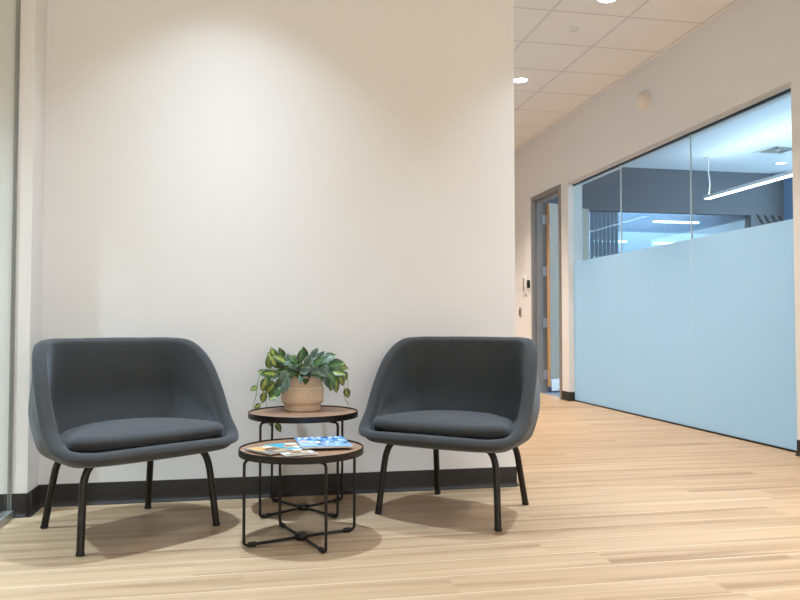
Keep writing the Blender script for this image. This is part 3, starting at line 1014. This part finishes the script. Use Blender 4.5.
P3 = [(.04, .05, .96, .95, 'sand'), (.10, .50, .50, .90, 'orange'), (.48, .30, .85, .62, 'brown'), (.15, .12, .4, .36, 'slate'), (.55, .66, .9, .86, 'cream'), (.3, .42, .5, .55, 'orange')]
magazine('small brown and orange magazine at the left of the front table', .056, 2.848, zt + .0065, R(35), .11, .17, INK['slate'], P3, .004, 0)

# ------------------------------------------------------------------ potted plant
PX, PY, PZ0 = .222, 3.465, ZR - .006
t = thing('potted_plant', 'trailing green leafy plant in a sand coloured patterned pot on the rear table', 'potted plant', (PX, PY, PZ0))
pot = MB()
pot.lathe([(0, 0), (.079, 0), (.082, .003), (.083, .028), (.086, .031), (.094, .040), (.0965, .060), (.0965, .085), (.095, .106), (.092, .110), (.089, .130),
           (.085, .158), (.082, .160), (.079, .157), (.082, .128), (.083, .11)], POT, 64)
pot.lathe([(.0915, .1095), (.0945, .1075), (.0955, .1045), (.0945, .1035)], POT_GLAZE, 64)
pot.build('pot', t)
# diagonal hatch ribs round the belly of the pot
rb = MB()
for k in range(42):
    a0 = 2 * math.pi * k / 42
    pts = []
    for q in range(6):
        a = a0 + q * .075; zz = .044 + q * .0112
        rad = .0958 if zz < .056 else .0968
        pts.append((rad * math.cos(a), rad * math.sin(a), zz))
    rb.tube(pts, .0019, POT_GLAZE, 5)
rbo = rb.build('relief_pattern', t); rbo['kind'] = 'stuff'
MB().lathe([(0, .146), (.04, .148), (.0805, .142)], SOIL, 32).build('soil', t)


def leaf_at(mb, p, d, up, L_, W_, mat, bend=.3):
    """ovate leaf with a folded midrib; p = base, d = direction, up = face normal"""
    d = d.normalized(); s = d.cross(up).normalized(); up = s.cross(d).normalized()
    nL, nW = 7, 4
    vs = []; uv = []; fs = []
    for i in range(nL + 1):
        q = i / nL
        wd = W_ * .5 * (math.sin(math.pi * min(1, q ** .75)) ** .8) if 0 < q < 1 else 0.0006
        c = p + d * (L_ * q) - up * (bend * L_ * q * q)
        for j in range(-nW, nW + 1):
            e = j / nW
            vs.append(c + s * (wd * e) + up * (abs(e) * wd * .28 - e * e * wd * .10))
            uv.append((abs(e) ** 1.0 * .9 + .1 * (q > .9), q))
    m_ = 2 * nW + 1
    for i in range(nL):
        for j in range(2 * nW):
            a = i * m_ + j; fs.append((a, a + 1, a + m_ + 1, a + m_))
    mb.add(vs, fs, mat, uv)


lv = MB(); st = MB()
O = Vector((PX, PY, PZ0))
rl = random.Random(11)
top = Vector((0, 0, .150))


def vine(pts, r0=.0016):
    P = cr(np.array([list(p) for p in pts]), 6, closed=False)
    st.tube([Vector(p) for p in P], r0, STEM, 5)


def px(x, y, Y):            # a point of the plant in the pot's own frame
    return on_y(x, y, Y) - O


cam_dir = Vector((-PX, -PY, 0)).normalized()
# crown: leaves fanning out of the pot
for k in range(105):
    a = rl.random() * 2 * math.pi
    rad = .015 + .070 * math.sqrt(rl.random())
    out = Vector((math.cos(a), math.sin(a), 0))
    hgt = .172 + rl.random() * .075 - rad * .35
    tip = out * rad * 1.15 + Vector((0, 0, hgt))
    vine([top * .98 + out * rad * .35, top + out * rad * .7 + Vector((0, 0, (hgt - .15) * .6)), tip], .0014)
    d = out * (.6 + rl.random() * .8) + Vector((rl.uniform(-.4, .4), rl.uniform(-.4, .4), rl.uniform(-.45, .75)))
    upv = Vector((rl.uniform(-.5, .5), rl.uniform(-.9, .1), .9))
    leaf_at(lv, tip, d, upv, rl.uniform(.045, .066), rl.uniform(.027, .038), rl.choice([LEAF_D, LEAF_G, LEAF_G, LEAF_Y, LEAF_D]), rl.uniform(.1, .5))
# the leaves that hang to each side: (px, py, depth, direction in the picture, length, kind)
side = [
    (276, 366, 3.42, (-.55, 1.0), .072, 'Y'), (286, 362, 3.40, (-.8, .5), .062, 'Y'), (279, 376, 3.38, (-1, .35), .062, 'D'), (288, 372, 3.37, (-.2, -1), .055, 'G'),
    (276, 374, 3.36, (-1, .1), .060, 'Y'), (270, 377, 3.37, (-.7, -.8), .055, 'D'), (284, 370, 3.36, (0, -1), .062, 'G'), (274, 384, 3.36, (-.7, -.8), .058, 'Y'),
    (266, 378, 3.36, (-.3, -1), .058, 'Y'), (264, 392, 3.36, (-.1, -1), .050, 'Y'), (272, 380, 3.42, (.0, -1), .060, 'Y'), (258, 387, 3.37, (-1, -.35), .040, 'Y'),
    (268, 374, 3.44, (-1, .3), .050, 'Y'), (280, 389, 3.35, (-.8, -.8), .055, 'D'), (278, 396, 3.35, (-.9, -.3), .045, 'Y'), (261, 404, 3.37, (-1, -.6), .038, 'Y'),
    (287, 378, 3.35, (-.1, -1), .060, 'G'), (283, 385, 3.35, (-.1, -1), .040, 'G'),
    (276, 423, 3.62, (.6, -1), .050, 'Y'), (270, 420, 3.62, (.2, -1), .030, 'Y'),
    (328, 366, 3.38, (1, .25), .065, 'D'), (332, 372, 3.40, (1, -.15), .066, 'Y'), (330, 364, 3.42, (1, .1), .070, 'Y'), (333, 376, 3.36, (.4, -1), .058, 'Y'),
    (339, 376, 3.40, (.5, -1), .050, 'Y'), (326, 376, 3.36, (.3, -1), .060, 'G'), (331, 379, 3.35, (0, -1), .055, 'D'), (336, 381, 3.42, (0, -1), .055, 'Y'), (344, 371, 3.44, (.2, -1), .045, 'Y'),
    (346, 388, 3.40, (.2, -1), .048, 'Y'), (320, 362, 3.36, (.8, .6), .060, 'G'), (318, 368, 3.34, (.7, -.6), .060, 'G'), (324, 358, 3.42, (.9, .3), .058, 'D'),
    (300, 362, 3.38, (.1, 1), .060, 'D'), (306, 358, 3.42, (-.3, 1), .055, 'D'), (312, 358, 3.40, (.5, 1), .052, 'G'), (296, 366, 3.36, (-.5, 1), .060, 'D'), (318, 360, 3.44, (.6, 1), .05, 'G'),
    (300, 372, 3.35, (.6, .2), .055, 'G'), (308, 372, 3.35, (.8, .2), .055, 'G'), (314, 374, 3.34, (.9, -.1), .055, 'D'), (296, 374, 3.36, (-.9, .1), .05, 'D'),
    (270, 369, 3.46, (-.2, 1), .06, 'Y'), (276, 360, 3.46, (-.35, .9), .062, 'Y'), (282, 366, 3.46, (-.9, .4), .06, 'D'),
    (268, 380, 3.40, (-.5, -1), .056, 'Y'), (274, 388, 3.40, (-.3, -1), .056, 'D'), (282, 378, 3.40, (-.6, -1), .055, 'D'), (272, 372, 3.40, (-.9, -.2), .055, 'D'),
    (284, 358, 3.44, (-.4, .8), .055, 'D'), (290, 366, 3.44, (-.2, 1), .058, 'G'), (322, 370, 3.38, (.9, .1), .060, 'G'), (328, 372, 3.34, (.6, -.8), .058, 'D'),
    (338, 366, 3.44, (.9, -.2), .050, 'Y'), (322, 364, 3.50, (.7, .7), .055, 'D'), (306, 366, 3.34, (.2, .6), .060, 'G'), (314, 366, 3.34, (.5, .5), .058, 'D')]
MT = {'Y': LEAF_Y, 'D': LEAF_D, 'G': LEAF_G}
for (x, y, Y, (dx, dy), L_, k) in side:
    p = px(x, y, Y)
    d = _r * dx + Vector((0, 0, 1)) * dy + Vector((0, -1, 0)) * rl.uniform(.0, .3)
    upv = cam_dir + Vector((rl.uniform(-.5, .5), rl.uniform(-.2, .2), rl.uniform(.1, .8)))
    leaf_at(lv, p, d, upv, L_, L_ * rl.uniform(.58, .70), MT[k], rl.uniform(.05, .3))
    if y < 385 and Y < 3.6:
        vine([top + Vector((p.x * .3, p.y * .3, 0)), (top + p) * .5 + Vector((0, 0, .03)), p])
# trailing stems
vine([top + Vector((-.05, -.02, 0)), px(276, 366, 3.42), px(262, 372, 3.38), px(257, 386, 3.37), px(256, 396, 3.37), px(252, 410, 3.37)])
vine([top + Vector((-.05, .02, 0)), px(280, 368, 3.40), px(268, 376, 3.37), px(264, 392, 3.36), px(262, 404, 3.37)])
vine([top + Vector((-.06, -.03, 0)), px(284, 372, 3.35), px(283, 386, 3.35), px(280, 394, 3.35)])
vine([top + Vector((-.04, .06, 0)), px(276, 372, 3.58), px(266, 392, 3.64), px(268, 412, 3.64), px(276, 424, 3.62)])
vine([top + Vector((.05, -.02, 0)), px(332, 364, 3.40), px(342, 372, 3.42), px(345, 384, 3.41), px(344, 396, 3.40), px(349, 405, 3.40)])
vine([top + Vector((.05, .02, 0)), px(334, 366, 3.42), px(346, 374, 3.42), px(348, 386, 3.41), px(346, 396, 3.40)])
lv.build('foliage', t, angle=60, recalc=False)
st.build('stems', t)
